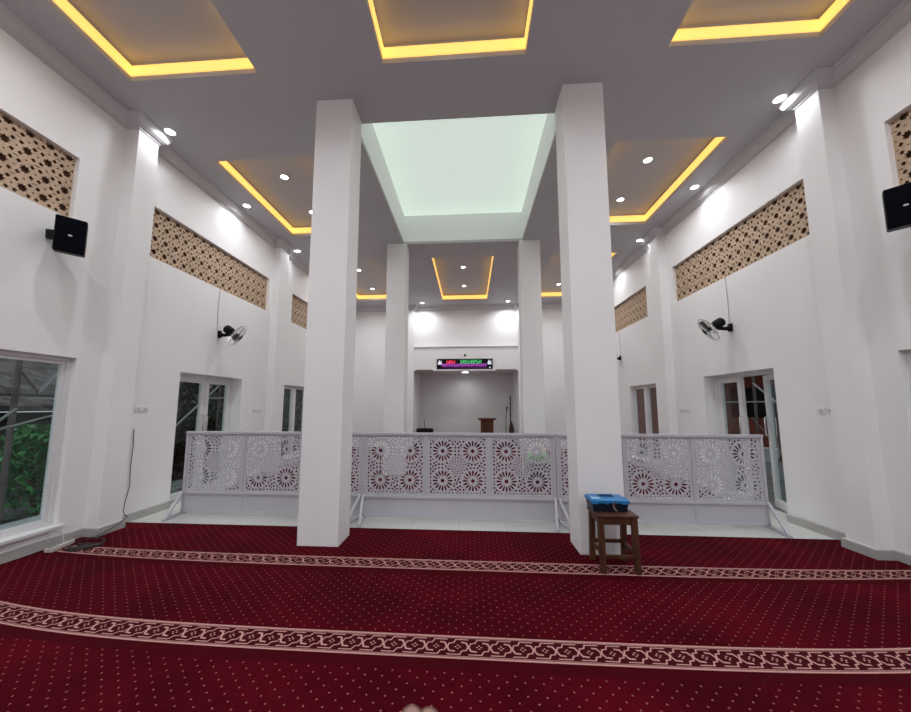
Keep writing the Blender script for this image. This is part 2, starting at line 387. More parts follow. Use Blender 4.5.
def leaf(b, g, hx, hy, ang, s, wd_, z0, z1):
    """door leaf hinged at (hx,hy), closed direction +-y, width wd_ (signed), swung outward by ang"""
    d = Vector((s*math.sin(ang), math.cos(ang)*(1 if wd_ > 0 else -1), 0)); w_ = abs(wd_); n_ = Vector((d.y, -d.x, 0))
    P = lambda t, z: Vector((hx, hy, 0))+d*t+Vector((0, 0, z))
    for t0 in (.035, w_-.035): b.bar(P(t0, z0), P(t0, z1), .07, .045, up=n_)
    for zc in (z0+.05, z1-.035): b.bar(P(.07, zc), P(w_-.07, zc), .045, .07 if zc > 1 else .10)
    g.bar(P(.07, (z0+z1)/2), P(w_-.07, (z0+z1)/2), .008, z1-z0-.16)
    hs = []
    for sd in (-1, 1):
        h0 = P(w_-.035, 0)+n_*(.055*sd)
        pts = [P(w_-.035, .90)+n_*(.02*sd)]+[h0+Vector((0, 0, .90+.012)), h0+Vector((0, 0, 1.16-.012))]+[P(w_-.035, 1.16)+n_*(.02*sd)]
        hs.append(pts)
    return hs
dn = 1
for s in (-1, 1):
    xo = W+.19; a, c = DOORY[s]; zt = 1.752; t = .045
    b = MB(); g = MB(); x0, x1 = sorted((s*(xo-.03), s*(xo+.04)))
    for q in ((a, c, zt-t, zt), (a, a+t, 0, zt-t), (c-t, c, 0, zt-t)): b.box(x0, x1, *q)
    mid = 4.955 if s < 0 else 5.0; wl = c-mid-t-.003
    hs = leaf(b, g, s*xo, c-t, 0, s, -wl, .01, zt-t); wl = mid-a-t-.003 if s < 0 else .58
    hs += leaf(b, g, s*xo, a+t, 0 if s < 0 else math.radians(19), s, wl, .01, zt-t)
    o = struct('door_%d' % dn, b, Mframe, bev=.003); g.build('door_glass', Mgls, o)
    for pts in hs: MB().tube(pts, .009, 10).build('door_handle', Mchrome, o)
    dn += 1

# ------------------------------------------------------------------ carpets with woven border bands
def bowed(x, y):
    c = max(0.0, min(.0022, .0019-(y-2.0)*.00145)); return y+c*x**4
def carpet(name, x0, x1, y0, y1, bands, label):
    b = MB(); b.nonorm = False; b.keep = True
    hl = [(min(s_*(PF-.03), s_*(W+.1)), max(s_*(PF-.03), s_*(W+.1)), p-.03, q+.03) for s_ in (-1, 1) for p, q in PIL[s_]]
    hl += [(cx0-.004, cx1+.004, cy0-.004, cy1+.004) for cx0, cx1, cy0, cy1 in ((-1.483, -1.09, 3.222, 3.53), (1.088, 1.485, 3.205, 3.52), (-1.515, -1.125, 6.48, 6.79), (1.12, 1.515, 6.48, 6.79)) if y0 < cy0 and cy1 < y1]
    slab(b, 2, .012, .0005, x0, x1, y0, y1, hl)
    zz = .0142
    def quad(p, q, hw, mi, z):
        (ax, ay), (bx, by) = p, q; dx, dy = bx-ax, by-ay; l = math.hypot(dx, dy) or 1; kx = .6 if hw < .006 else 0; ex, ey = dx/l*hw*kx, dy/l*hw*kx; z += (len(b.f) % 9)*2.5e-5 if kx else 0; nx, ny = -dy/l*hw, dx/l*hw
        P = [(ax-ex-nx, ay-ey-ny), (bx+ex-nx, by+ey-ny), (bx+ex+nx, by+ey+ny), (ax-ex+nx, ay-ey+ny)]
        P = [(min(max(x, x0), x1), bowed(x, y)) for x, y in P]
        b.add([(x, y, z) for x, y in P], [(0, 1, 2, 3)], mi)
    for yl, yh, fine in bands:
        yc = (yl+yh)/2; hh = (yh-yl)/2; n = 50
        xs = [x0+(x1-x0)*i/n for i in range(n+1)]
        for i in range(n):
            quad((xs[i], yc), (xs[i+1], yc), hh, 2, .0136)
            quad((xs[i], yl-.035), (xs[i+1], yl-.035), .035, 3, .0130)
            for yy, hw in ((yl+.006, .0062), (yh-.006, .0062)): quad((xs[i], yy), (xs[i+1], yy), hw, 1, zz)
            quad((xs[i], yl+.018), (xs[i+1], yl+.018), .0018, 1, zz); quad((xs[i], yh-.018), (xs[i+1], yh-.018), .0018, 1, zz)
        P = .1155; k0 = int(x0/P)+1; hi = hh-.026
        main = [(-.32, .55), (-.12, .5), (.12, -.5), (.36, -.55)]
        ur = [(.03, .02), (.10, .42), (.30, .50), (.40, .92), (.98, .92)]
        for k in range(k0, int(x1/P)):
            xc = k*P; lw = .0036
            for pl, w_ in ((main, .0052), (ur, lw), ([(-x, -y) for x, y in ur], lw)):
                pts = [(xc+x*P, yc+y*hi) for x, y in pl]
                for p, q in zip(pts, pts[1:]): quad(p, q, w_, 1, zz+.0006)
            if fine:
                for dx, dy in ((0, .2), (0, -.2), (.1, 0), (-.1, 0)):
                    q = (xc+(.5+dx)*P, yc+dy*hi); quad((q[0]-.002, q[1]), (q[0]+.002, q[1]), .004, 1, zz+.0006)
    o = b.build(name, [Mcarpet, Mcream, Mmaroon, Mdkred]); tag(o, label, 'carpet'); return o
Mdkred = mat('carpet_dark_red_yarn', (.045, .001, .004), .95, spec=.05)
carpet('carpet', -W+.025, W-.025, YB+.05, 3.715, [(2.84, 3.01, True), (1.893, 2.068, True), (1.0, 1.17, False), (.08, .25, False)],
       'dark red carpet with cream patterned bands in front of the white screens')
carpet('carpet', -W+.025, W-.025, 5.27, 10.765, [(6.3, 6.47, False), (7.3, 7.47, False), (8.3, 8.47, False), (9.3, 9.47, False)],
       'dark red carpet beyond the white screens, seen through their holes')

b = MB(); b.box(OX0+.01, OX1-.01, YF-.125, 12.38, .0005, .10); tag(b.build('carpeted_step', Mcarpet, bev=.01), 'low red-carpeted platform filling the floor of the far niche', 'platform')

# ------------------------------------------------------------------ perforated stone grilles in the side walls
def ngon(cx, cy, r, n, a0=0, sq=1): return [(cx+r*math.cos(a0+2*PI*i/n), cy+r*sq*math.sin(a0+2*PI*i/n)) for i in range(n)]
def star(cx, cy, r0, r1, n=8): return [(cx+(r0 if i % 2 == 0 else r1)*math.cos(PI*i/n+.2), cy+(r0 if i % 2 == 0 else r1)*math.sin(PI*i/n+.2)) for i in range(2*n)]
def grille_mesh(L, Hh, ph):
    polys = [[(0, 0), (L, 0), (L, Hh), (0, Hh)]]; px, pz = .149, .172; m0 = .006
    for i in range(-1, int(L/px)+2):
        for j in range(-1, 5):
            cx, cz = ph+i*px, Hh-.030-j*pz
            cand = [star(cx, cz, .042, .027)]
            for a, c in ((.31, .29), (.69, .29), (.31, .71), (.69, .71)): cand.append(star(cx+a*px, cz-c*pz, .0195, .0150, 4))
            cand.append(ngon(cx, cz-.5*pz, .0085, 6)); cand.append(ngon(cx+.5*px, cz, .0085, 6, .4)); cand.append([(cx+.5*px+.020*math.cos(t), cz-.5*pz+.0045*math.sin(t)) for t in [2*PI*k/8 for k in range(8)]])
            for c_ in cand:
                ins = sum(m0 < x < L-m0 and m0 < y < Hh-m0 for x, y in c_)
                if ins < len(c_)*.5: continue
                out = []
                for x, y in c_:
                    q = (min(max(x, m0), L-m0), min(max(y, m0), Hh-m0))
                    if not out or math.dist(q, out[-1]) > 5e-4: out.append(q)
                if len(out) > 2: polys.append(out)
    return perforated(polys, .010)
gm = {}
names = {(-1, 0): 'beige star-pierced stone grille high on left wall above the black speaker', (-1, 1): 'long beige star-pierced stone grille on left wall above the wall fan',
         (-1, 2): 'small-looking farthest beige pierced grille on left wall beside the left front column', (1, 0): 'beige star-pierced stone grille at right edge above the black speaker',
         (1, 1): 'long beige star-pierced stone grille on right wall above the wall fan', (1, 2): 'farthest beige pierced grille on right wall next to the right front column'}
for s in (-1, 1):
    for i, (a, c) in enumerate(GRY[s]):
        L_ = c-a; gm[i] = grille_mesh(L_, GZ[1]-GZ[0], ((2.85-a) % .149 if i == 0 else .09) if s < 0 else ((c-3.01) % .149 if i == 0 else (c-3.785) % .149))
        r = thing('stone_grille', names[s, i], 'grille', (s*(W+.05), a if s < 0 else c, GZ[0]), PI/2 if s < 0 else -PI/2, 'pierced stone wall grilles')
        mesh_obj('pierced_panel', gm[i], Mbeige, r)
        bb = MB(); bb.box(0, L_, .035, .045, 0, GZ[1]-GZ[0])
        bb.build('hole_shade_board', Mbrown, r)  # added board; its brown stands for the shade seen through the holes

# ------------------------------------------------------------------ white perforated partition screens
def petal(cx, cz, ang, r0, r1, w_):
    d = (math.cos(ang), math.sin(ang)); n = (-d[1], d[0]); out = []
    for t, q in ((0, .25), (.3, .8), (.65, 1), (.9, .6), (1, 0), (.9, -.6), (.65, -1), (.3, -.8), (0, -.25)):
        r = r0+(r1-r0)*t; out.append((cx+d[0]*r+n[0]*w_*q, cz+d[1]*r+n[1]*w_*q))
    return out
def screen_mesh(Wd, Hh):
    polys = [[(0, 0), (Wd, 0), (Wd, Hh), (0, Hh)]]
    cs = [(.253*Wd, .251*Hh), (.747*Wd, .251*Hh), (.253*Wd, .738*Hh), (.747*Wd, .738*Hh)]
    mx, mz = .036, .030
    holes = []          # (x,z,r) for spacing
    def put(pl, x, z, r): polys.append(pl); holes.append((x, z, r))
    R1 = .124
    for cx, cz in cs:
        put(ngon(cx, cz, .023, 8, PI/8), cx, cz, R1+.002)
        for k in range(16): polys.append(petal(cx, cz, 2*PI*k/16, .053, .122, .0115))
    def free(x, z, r): return all(math.hypot(x-a, z-b_) > r+c_+.0050 for a, b_, c_ in holes) and mx < x < Wd-mx and mz < z < Hh-mz
    ctr = (Wd/2, Hh/2)
    for (x, z) in ((.14*Wd, .5*Hh), (.86*Wd, .5*Hh), (.5*Wd, .86*Hh), (.5*Wd, .14*Hh), (.065*Wd, .93*Hh), (.935*Wd, .93*Hh), (.065*Wd, .07*Hh), (.935*Wd, .07*Hh)):
        if free(x, z, .010): put(ngon(x, z, .0135, 8, PI/8), x, z, .0135)
    # little centre rosette of rings
    for R_, n_, rr in ((.020, 5, .0065), (.042, 10, .008), (.067, 14, .0095), (.092, 18, .0095)):
        for k in range(n_):
            x, z = ctr[0]+R_*math.cos(2*PI*k/n_+R_*9), ctr[1]+R_*math.sin(2*PI*k/n_+R_*9)
            if free(x, z, rr): put(ngon(x, z, rr, 5, k), x, z, rr)
    for cx, cz in cs:      # dots ringing each rosette between the petals
        for k in range(16):
            a = 2*PI*(k+.5)/16; x, z = cx+.137*math.cos(a), cz+.137*math.sin(a)
            if free(x, z, .008): put(ngon(x, z, .008, 6, a), x, z, .008)
    for rr in (.0135, .011, .009, .007):
        n_ = 46
        for j in range(n_+1):
            for i in range(n_+1):
                x, z = mx+.004+(Wd-2*mx-.008)*i/n_, mz+.004+(Hh-2*mz-.008)*j/n_
                if free(x, z, rr): put(ngon(x, z, rr, 6, i+j), x, z, rr)
    return perforated(polys, .006)
SW, PWd = 2.243, .742
sm = screen_mesh(.712, .695)
ft = []
def make_screen(label, x0, y0, skew=0):
    r = thing('partition_screen', label, 'room divider', (x0, y0, 0), skew, 'white perforated partition screens')
    b = MB(); t = .03; e = .024
    b.box(0, SW, -e, e, .953, .985); b.box(0, SW, -e, e, .234, .262); b.box(0, SW, -.015, .015, .018, .045)
    for k in range(4):
        xc = k*(SW-t)/3; b.box(xc, xc+t, -.015, .015, .045 if 0 < k < 3 else .0, .955)
    b.build('screen_frame', Mscreen, r, bev=.002)
    for k in range(3):
        x = k*(SW-t)/3+t
        mesh_obj('perforated_panel', sm, Mscreen, r, (x-.001, .0, .261))
        l = MB(); l.box(x, x+(SW-t)/3-t, -.004, .004, .045, .235); 
        l.build('lower_panel', Mscreen, r)
    for k, x in enumerate((.015, SW-.015)):
        xi = x+(.06 if k == 0 else -.06)
        f_ = MB(); f_.bar((xi, -.33, .016), (x, 0, .016), .03, .028); f_.bar((x, 0, .016), (xi, .33, .016), .03, .028)
        f_.bar((xi, -.31, .025), (x, -.02, .262), .028, .022); f_.bar((xi, .31, .025), (x, .02, .262), .028, .022)
        f_.build('foot', Mscreen, r, bev=.002)
    return r
make_screen('left white perforated metal partition screen, by the left glass door', -3.39, 4.10)
make_screen('middle white perforated metal partition screen between the two front columns', -1.14, 4.075)
make_screen('right white perforated metal partition screen, behind the stool and box', 1.107, 4.06, .0)

# ------------------------------------------------------------------ stool and cash box
st = thing('wooden_stool', 'brown wooden stool in front of the right front column, carrying a blue box', 'stool', (1.284, 2.988, .0154))
b = MB(); b.box(-.160, .160, -.125, .125, .410, .432); b.build('seat', Mwood, st, bev=.006)
for sx_ in (-1, 1):
    for sy_ in (-1, 1):
        b = MB(); b.bar((sx_*.130, sy_*.118, 0), (sx_*.128, sy_*.098, .410), .042, .042, up=(0, 1, 0)); b.build('leg', Mwood, st, bev=.003)
b = MB()
for sy_ in (-1, 1): b.box(-.108, .108, sy_*.1-.011, sy_*.1+.011, .355, .409)
for sx_ in (-1, 1): b.box(sx_*.128-.011, sx_*.128+.011, -.082, .082, .355, .409)
b.build('apron', Mwood, st, bev=.002)
for q in ((-.108, .108, -.122, -.102, .105, .132), (-.108, .108, .095, .115, .145, .172), (-.139, -.119, -.095, .095, .13, .158), (.119, .139, -.095, .095, .13, .158)):
    b = MB(); b.box(*q); b.build('stretcher', Mwood, st, bev=.002)
bx = thing('cash_box', 'blue-lidded dark box with a small metal latch on the wooden stool', 'box', (1.262, 3.03, .4480))
b = MB()
b.add([(-.160, -.088, 0), (.160, -.088, 0), (.160, .088, 0), (-.160, .088, 0), (-.172, -.1, .075), (.172, -.1, .075), (.172, .1, .075), (-.172, .1, .075)],
      [(0, 3, 2, 1), (4, 5, 6, 7), (0, 1, 5, 4), (1, 2, 6, 5), (2, 3, 7, 6), (3, 0, 4, 7)])
b.build('box_body', Mdkblue, bx, bev=.006)
b = MB(); b.box(-.180, .180, -.108, .106, .0755, .098)
b.add([(-.178, -.106, .098), (.178, -.106, .098), (.178, .104, .098), (-.178, .104, .098), (-.165, -.094, .108), (.165, -.094, .108), (.165, .092, .108), (-.165, .092, .108)], [(4, 5, 6, 7), (0, 1, 5, 4), (1, 2, 6, 5), (2, 3, 7, 6), (3, 0, 4, 7)])
b.box(-.18, -.12, -.112, -.108, .066, .09); b.box(-.05, -.02, -.112, -.108, .066, .09); b.box(.10, .16, -.112, -.108, .066, .09)
ld = b.build('lid', Mblue, bx, bev=.003)
b = MB(); b.box(-.065, .075, .0, .065, .1082, .1125); b.build('handle_recess', Mdkblue, bx)
b = MB(); b.tube([(-.05, .03, .112), (-.05, .03, .118), (.06, .03, .118), (.06, .03, .112)], .006, 8); b.build('carry_handle', Mblue, bx)
b = MB(); b.box(-.17, -.085, -.09, -.03, .1082, .1094); tag(b.build('paper_sticker', mat('pale_blue_paper', (.35, .55, .7), .6), bx), 'pale sticker on the lid')
b = MB(); b.box(.012, .034, -.118, -.108, .035, .085, rot=0); b.tube([(.023, -.118, .035), (.045, -.122, .02), (.04, -.121, .012)], .005, 8); b.build('latch', Mchrome, bx)

for ch in list(bx.children): ch.scale = (.83, .86, .93)

# ------------------------------------------------------------------ wall fans
def make_fan(label, x, y, z, s, ay=-.10, az=.35):
    """mounted on wall at x (s=+1 right wall); points into the hall"""
    r = thing('wall_fan', label, 'fan', (x, y, z), 0, 'black wall fans')
    n = -s
    b = MB(); b.box(min(0, n*.028), max(0, n*.028), -.034, .034, -.055, .055); b.build('wall_bracket', Mblack, r, bev=.008)
    b = MB(); b.tube([(n*.02, 0, -.01), (n*.10, 0, -.015), (n*.17, 0, .0)], .024, 12, radii=[.034, .024, .03]); b.build('arm', Mblack, r)
    ax = Vector((n*.75, .33, -.55)).normalized()
    c0 = Vector((n*.17, 0, .055))
    b = MB(); b.lathe([(0, -.085), (.03, -.083), (.058, -.065), (.066, -.03), (.064, .03), (.05, .055), (.02, .06), (0, .06)], c0, ax, 20); b.build('motor_housing', Mblack, r)
    b = MB(); b.tube([c0+Vector((0, 0, -.03)), (n*.17, 0, -.015)], .022, 10); b.build('neck', Mblack, r)
    gc = c0+ax*.13; Rr = .185
    g = MB(); n_ = 28
    u = ax.cross(Vector((0, 0, 1))).normalized(); v = ax.cross(u)
    ring = lambda rr, h: [gc+ax*h+u*math.cos(2*PI*k/40)*rr+v*math.sin(2*PI*k/40)*rr for k in range(40)]
    g.tube(ring(Rr, 0), .0045, 6, closed=True); g.tube(ring(.05, .05), .003, 6, closed=True); g.tube(ring(.12, .042), .0022, 6, closed=True); g.tube(ring(.06, -.05), .003, 6, closed=True); g.tube(ring(.13, -.04), .0022, 6, closed=True)
    for k in range(36):
        d = u*math.cos(2*PI*k/36)+v*math.sin(2*PI*k/36)
        g.tube([gc+ax*.05+d*.03, gc+ax*.047+d*.11, gc+ax*.03+d*.165, gc+d*Rr], .0011, 4)
        g.tube([gc-ax*.052+d*.05, gc-ax*.045+d*.12, gc-ax*.028+d*.168, gc+d*Rr], .0011, 4)
    g.build('guard_cage', Mchrome, r)
    b = MB(); b.lathe([(.03, 0), (.045, .004), (.045, .01), (0, .014)], gc+ax*.048, ax, 20); b.build('centre_badge', Mblack, r)
    b = MB(); b.lathe([(0, -.03), (.028, -.03), (.03, .02), (0, .03)], gc, ax, 16); hub = b.build('hub', Mblack, r)
    for k in range(3):
        b = MB(); V = []
        for i in range(7):
            t = i/6; rr = .03+.12*t; hw = .022+.06*math.sin(PI*min(1, t*.8+.1))
            a0 = 2*PI*k/3+.5
            for sd in (-1, 1):
                a = a0+sd*hw/rr*.55
                V.append(gc+(u*math.cos(a)+v*math.sin(a))*rr+ax*(.016*sd))
        V2 = [p+ax*.003 for p in V]; fs = []
        for i in range(6): fs += [(2*i, 2*i+1, 2*i+3, 2*i+2), (14+2*i, 14+2*i+2, 14+2*i+3, 14+2*i+1), (2*i, 2*i+2, 16+2*i, 14+2*i), (2*i+1, 15+2*i, 17+2*i, 2*i+3)]
        fs += [(0, 14, 15, 1), (12, 13, 27, 26)]
        b.add(V+V2, fs); b.build('blade', Mblade, r)
    return r
make_fan('black wall fan with wire cage on the left wall above the left door', -W, 4.93, 2.395, -1)
make_fan('black wall fan with wire cage on the right wall above the right door', W, 4.86, 2.375, 1)
make_fan('farthest wall fan, black bracket just right of the right front column', W, 8.33, 2.44, 1)
for x, y, z0, z1, lb in ((-W+.006, 4.88, 2.46, 3.10, 'thin grey cable running up the left wall from the fan'), (W-.006, 4.88, 2.44, 3.10, 'thin grey cable running up the right wall from the nearer fan'),
                         (W-.006, 8.33, 2.51, 3.10, 'thin grey cable running up the right wall from the farthest fan')):
    b = MB(); b.tube([(x, y, z0), (x, y-.01, (z0+z1)/2), (x, y+.0, z1)], .004, 6); tag(b.build('cable', Mgcab), lb, 'cable', 'fan cables')
b = MB(); b.tube([(-3.716, 3.72, 1.03), (-3.716, 3.73, 0.85), (-3.716, 3.72, 0.6), (-3.716, 3.735, 0.4), (-3.714, 3.70, .25), (-3.69, 3.66, .15), (-3.62, 3.615, .12), (-3.565, 3.595, .11), (-3.545, 3.46, .06), (-3.545, 3.34, .03), (-3.56, 3.2, .02), (-3.62, 3.1, .02)], .0035, 8)
tag(b.build('cable', Mcable), 'black cable hanging down the left wall beside the near pilaster', 'cable')

# ------------------------------------------------------------------ speakers
def make_speaker(label, s, y, ang):
    r = thing('wall_speaker', label, 'speaker', (s*3.50, y, 2.835), ang, 'black wall speakers'); r.rotation_euler = (math.radians(11), 0, ang)
    b = MB(); b.box(-.098, .098, -.095, .095, -.155, .155); b.build('cabinet', Mblack, r, bev=.01)
    q = MB(); q.box(-.092, .092, -.104, -.096, -.149, .149); q.build('front_cloth', Mnavy, r, bev=.003)
    q = MB(); q.box(-.012, .012, -.1065, -.1045, -.010, .002); q.build('badge', Mwhite, r)
    q = MB(); d = Vector((s*(W-3.50), 0, 0)); d.rotate(Matrix.Rotation(-ang, 3, 'Z')); q.bar(d*.2, d, .05, .08); q.build('wall_bracket', Mblack, r)
make_speaker('square black loudspeaker on the left wall below the grille', -1, 2.74, math.radians(50))
make_speaker('square black loudspeaker at the right edge on the right wall', 1, 2.72, math.radians(-48))

# ------------------------------------------------------------------ wall sockets
def socket(x, y, z, s, label):
    r = thing('wall_socket', label, 'socket', (x, y, z), 0, 'white wall sockets')
    n = -s
    b = MB(); b.box(min(0, n*.008), max(0, n*.008), -.038, .038, -.030, .030); b.build('cover_plate', Mwhite, r, bev=.003)
    b = MB(); b.lathe([(.018, 0), (.018, .003), (.013, .004), (.012, 0.0035), (0, .0035)], (n*.008, 0, 0), (n, 0, 0), 16); b.build('socket_face', Mgcab, r)
socket(-W, 3.75, 1.262, -1, 'white socket plate on left wall by the near pilaster, nearer of two'); socket(-W, 3.835, 1.262, -1, 'white socket plate on left wall by the near pilaster, farther of two')
socket(W, 3.765, 1.252, 1, 'white socket plate on right wall by the near pilaster, farther of two' if False else 'white socket plate at right pilaster, nearest to the pilaster edge'); socket(W, 3.670, 1.252, 1, 'white socket plate by the right pilaster, right-hand one of the pair')
tag(bpy.data.objects['wall_socket.002'], 'white socket plate by the right pilaster, left-hand one of the pair')
for y, w_ in ((5.97, 'leftmost'), (6.06, 'middle'), (6.15, 'rightmost')): socket(-W, y-.06, 1.206, -1, 'tiny white socket right of the left glass door, %s of three' % w_)
for y, w_ in ((5.93, 'rightmost'), (6.02, 'middle'), (6.11, 'leftmost')): socket(W, y, 1.216, 1, 'tiny white socket left of the right glass door, %s of three' % w_)

# ------------------------------------------------------------------ power strip and cables by the left window
ps = thing('power_strip', 'pale grey power strip lying on the carpet below the left window', 'power strip', (-3.60, 3.02, .0155), math.radians(14))
b = MB(); b.box(-.032, .032, -.115, .115, 0, .036); b.build('housing', Mpink, ps, bev=.006)
for k in range(5):
    b = MB(); b.lathe([(.017, 0), (.017, .002), (.013, .0025), (.0, .001)], (0, -.088+k*.044, .036), (0, 0, 1), 14); b.build('outlet', Mgrey, ps)
random.seed(3)
b = MB()
pts = []
for k in range(70):
    t = k/69; a = t*2*PI*3.4; pts.append((-3.41+.10*math.cos(a)*(1-.3*t)+.08*t, 3.02+.07*math.sin(a*1.07)+random.uniform(-.008, .008), .023+.012*abs(math.sin(a*.7))))
b.tube(pts, .0055, 6)
b.tube([(-3.38, 3.08, .022), (-3.33, 3.12, .022), (-3.36, 3.2, .021), (-3.46, 3.25, .021), (-3.52, 3.22, .021)], .0055, 6)
tag(b.build('cable', Mcable), 'tangled dark cable heap on the carpet beside the power strip', 'cable')
b = MB(); b.tube([(-3.62, 3.06, .05), (-3.64, 3.07, .10), (-3.66, 3.05, .15), (-3.675, 3.0, .155), (-3.67, 2.96, .12), (-3.65, 2.97, .08)], .004, 6)
tag(b.build('cable', Mgcab), 'pale curled wire standing up behind the power strip', 'cable')

# ------------------------------------------------------------------ far end: sign, sensor, lectern, stands
sg = thing('led_sign', 'long black LED display sign with red, green and violet text over the niche', 'sign', (-.02, YF-.15, 2.435))
b = MB(); b.box(-.90, .87, 0, .045, .02, .355); b.build('housing', Mblack, sg, bev=.006)
b = MB(); b.box(-1.02, .97, -.005, .05, -.03, .018); b.build('mounting_shelf', Mwhite, sg)
random.seed(11)
def glyphs(x0, x1, z0, z1, n, mname, col, es):
    b = MB(); w_ = (x1-x0)/n
    for k in range(n):
        xa = x0+k*w_; gw = w_*.72; th = (z1-z0)*.16
        seg = [((0, 1), (1, 1)), ((0, .5), (1, .5)), ((0, 0), (1, 0)), ((0, .5), (0, 1)), ((1, .5), (1, 1)), ((0, 0), (0, .5)), ((1, 0), (1, .5))]
        for (a, c), (d, e) in random.sample(seg, 5):
            X0, X1 = xa+min(a, d)*gw, xa+max(a, d)*gw; Z0, Z1 = z0+min(c, e)*(z1-z0), z0+max(c, e)*(z1-z0)
            b.box(X0-th/2, X1+th/2, -.004, -.001, max(z0, Z0-th/2), min(z1, Z1+th/2))
    return b.build('display_text', mat(mname, col, .5, emit=col, es=es), sg)
glyphs(-.58, -.31, .20, .30, 6, 'red_led', (.8, .06, .12), .55)
glyphs(-.14, .52, .20, .315, 13, 'green_led', (.08, .55, .2), .55)
glyphs(-.74, .69, .11, .20, 27, 'violet_led', (.50, .10, .58), .5)
glyphs(-.74, .69, .05, .075, 40, 'dark_violet_led', (.30, .02, .35), .4)
Mwl = mat('white_led', (.7, .7, .8), .5, emit=(.7, .72, .8), es=.6)
for cx_ in (-.81, .76):
    b = MB(); b.box(cx_-.05, cx_+.05, -.004, -.001, .17, .24); b.add([(cx_-.05, -.004, .24), (cx_+.05, -.004, .24), (cx_+.02, -.004, .29), (cx_, -.004, .32), (cx_-.02, -.004, .29)], [(0, 1, 2, 3, 4)]); b.box(cx_+.055, cx_+.068, -.004, -.001, .17, .30); b.build('display_emblem', Mwl, sg)
b = MB(); b.box(.76, .80, -.004, -.001, .05, .09); b.build('display_clock_mark', Mwl, sg)
sn = MB(); sn.lathe([(.035, 0), (.035, .02), (.024, .05), (0, .06)], (-.02, YF-.10, 2.91), (0, -1, 0), 16); tag(sn.build('wall_sensor', Mblack), 'small dark round sensor on the wall above the LED sign', 'sensor')

lc = thing('lectern', 'brown wooden lectern with an overhanging top inside the far niche', 'lectern', (.67, 11.2, .1005))
b = MB(); b.box(-.20, .20, -.15, .15, .06, .74); b.build('body', Mteak, lc, bev=.006)
b = MB(); b.box(-.24, .24, -.19, .19, 0, .06); b.build('plinth', Mteak, lc, bev=.008)
b = MB(); b.box(-.29, .29, -.21, .2, .77, .81); b.box(-.25, .25, -.18, .17, .74, .77); b.build('top', Mteak, lc, bev=.008)
b = MB(); b.box(-.13, .13, -.158, -.15, .15, .66); b.build('front_panel', Mwood, lc, bev=.006)
ms = thing('microphone_stand', 'thin black microphone stand right of the wooden lectern', 'microphone stand', (1.28, 11.2, .1005))
b = MB(); b.tube([(0, 0, .03), (0, 0, .86)], .011, 8); b.build('pole', Mblack, ms)
for k in range(3):
    a = 2*PI*k/3; b = MB(); b.tube([(0, 0, .10), (.2*math.cos(a), .2*math.sin(a), .014)], .009, 8); b.build('leg', Mblack, ms)
b = MB(); b.tube([(0, 0, .85), (.02, -.02, 1.03)], .009, 8); b.build('boom', Mblack, ms)
b = MB(); b.lathe([(0, 0), (.018, .005), (.018, .09), (.027, .11), (.027, .14), (.015, .165), (0, .17)], (.02, -.02, 1.02), (.15, -.1, 1), 14); b.build('microphone', Mblack, ms)
stf = thing('wooden_staff', 'tall thin dark staff leaning up in the right corner of the niche', 'staff', (1.43, 11.3, .1005))
b = MB(); b.tube([(0, 0, .02), (.01, .0, 1.54)], .018, 8); b.build('shaft', Mblack, stf); b = MB(); b.lathe([(0, 0), (.07, .02), (.07, .3), (.09, .42), (.05, .6), (.024, .70), (0, .7)], (.03, 0, 0.0), (0, 0, 1), 14); b.build('bag', mat('brown_bag', (.06, .03, .025), .8), stf)
rd = thing('reading_table', 'low black round table left in the niche, holding a thin microphone', 'table', (-1.32, 11.0, .1005))
b = MB(); b.lathe([(0, .35), (.26, .35), (.275, .365), (.275, .465), (.25, .48), (0, .48)], (0, 0, 0), (0, 0, 1), 28); b.build('tabletop', Mblack, rd)
b = MB(); b.lathe([(.20, 0), (.20, .03), (.03, .05), (.03, .35)], (0, 0, 0), (0, 0, 1), 20); b.build('pedestal', Mblack, rd)
gm_ = thing('gooseneck_microphone', 'thin gooseneck microphone standing on the low black table', 'microphone', (-1.33, 11.0, .5815))
b = MB(); b.lathe([(.05, 0), (.05, .015), (.01, .02)], (0, 0, 0), (0, 0, 1), 16); b.build('base', Mblack, gm_)
b = MB(); b.tube([(0, 0, .015), (0, 0, .15), (-.01, -.01, .24)], .008, 8); b.build('gooseneck', Mblack, gm_)
b = MB(); b.lathe([(0, 0), (.016, .003), (.016, .04), (0, .05)], (-.01, -.01, .235), (-.2, -.2, 1), 12); b.build('microphone_head', Mblack, gm_)

rk = thing('storage_rack', 'low grey storage rack in front of the right rear column', 'shelf', (1.28, 6.2, .0155))
b = MB(); b.box(-.185, .185, -.11, .11, .01, .04); b.box(-.185, .185, -.11, .11, .18, .20); b.box(-.185, .185, -.11, .11, .39, .42); b.box(-.2, -.185, -.11, .11, 0, .42); b.box(.185, .2, -.11, .11, 0, .42); b.build('shelf_body', Mgrey, rk)
b = MB(); b.box(-.185, .185, .10, .11, .04, .39); b.build('back_panel', Mgrey, rk)
b = MB(); b.box(-.212, .212, -.122, .122, .4205, .437); b.box(-.212, .212, -.130, -.118, .31, .437); b.box(-.212, -.203, -.122, .122, .33, .437); b.box(.203, .212, -.122, .122, .33, .437)
tag(b.build('draped_cloth', Mgreen, bev=.004, loc=(1.28, 6.2, .0135)), 'light green cloth draped over the grey rack behind the middle screen', 'cloth')

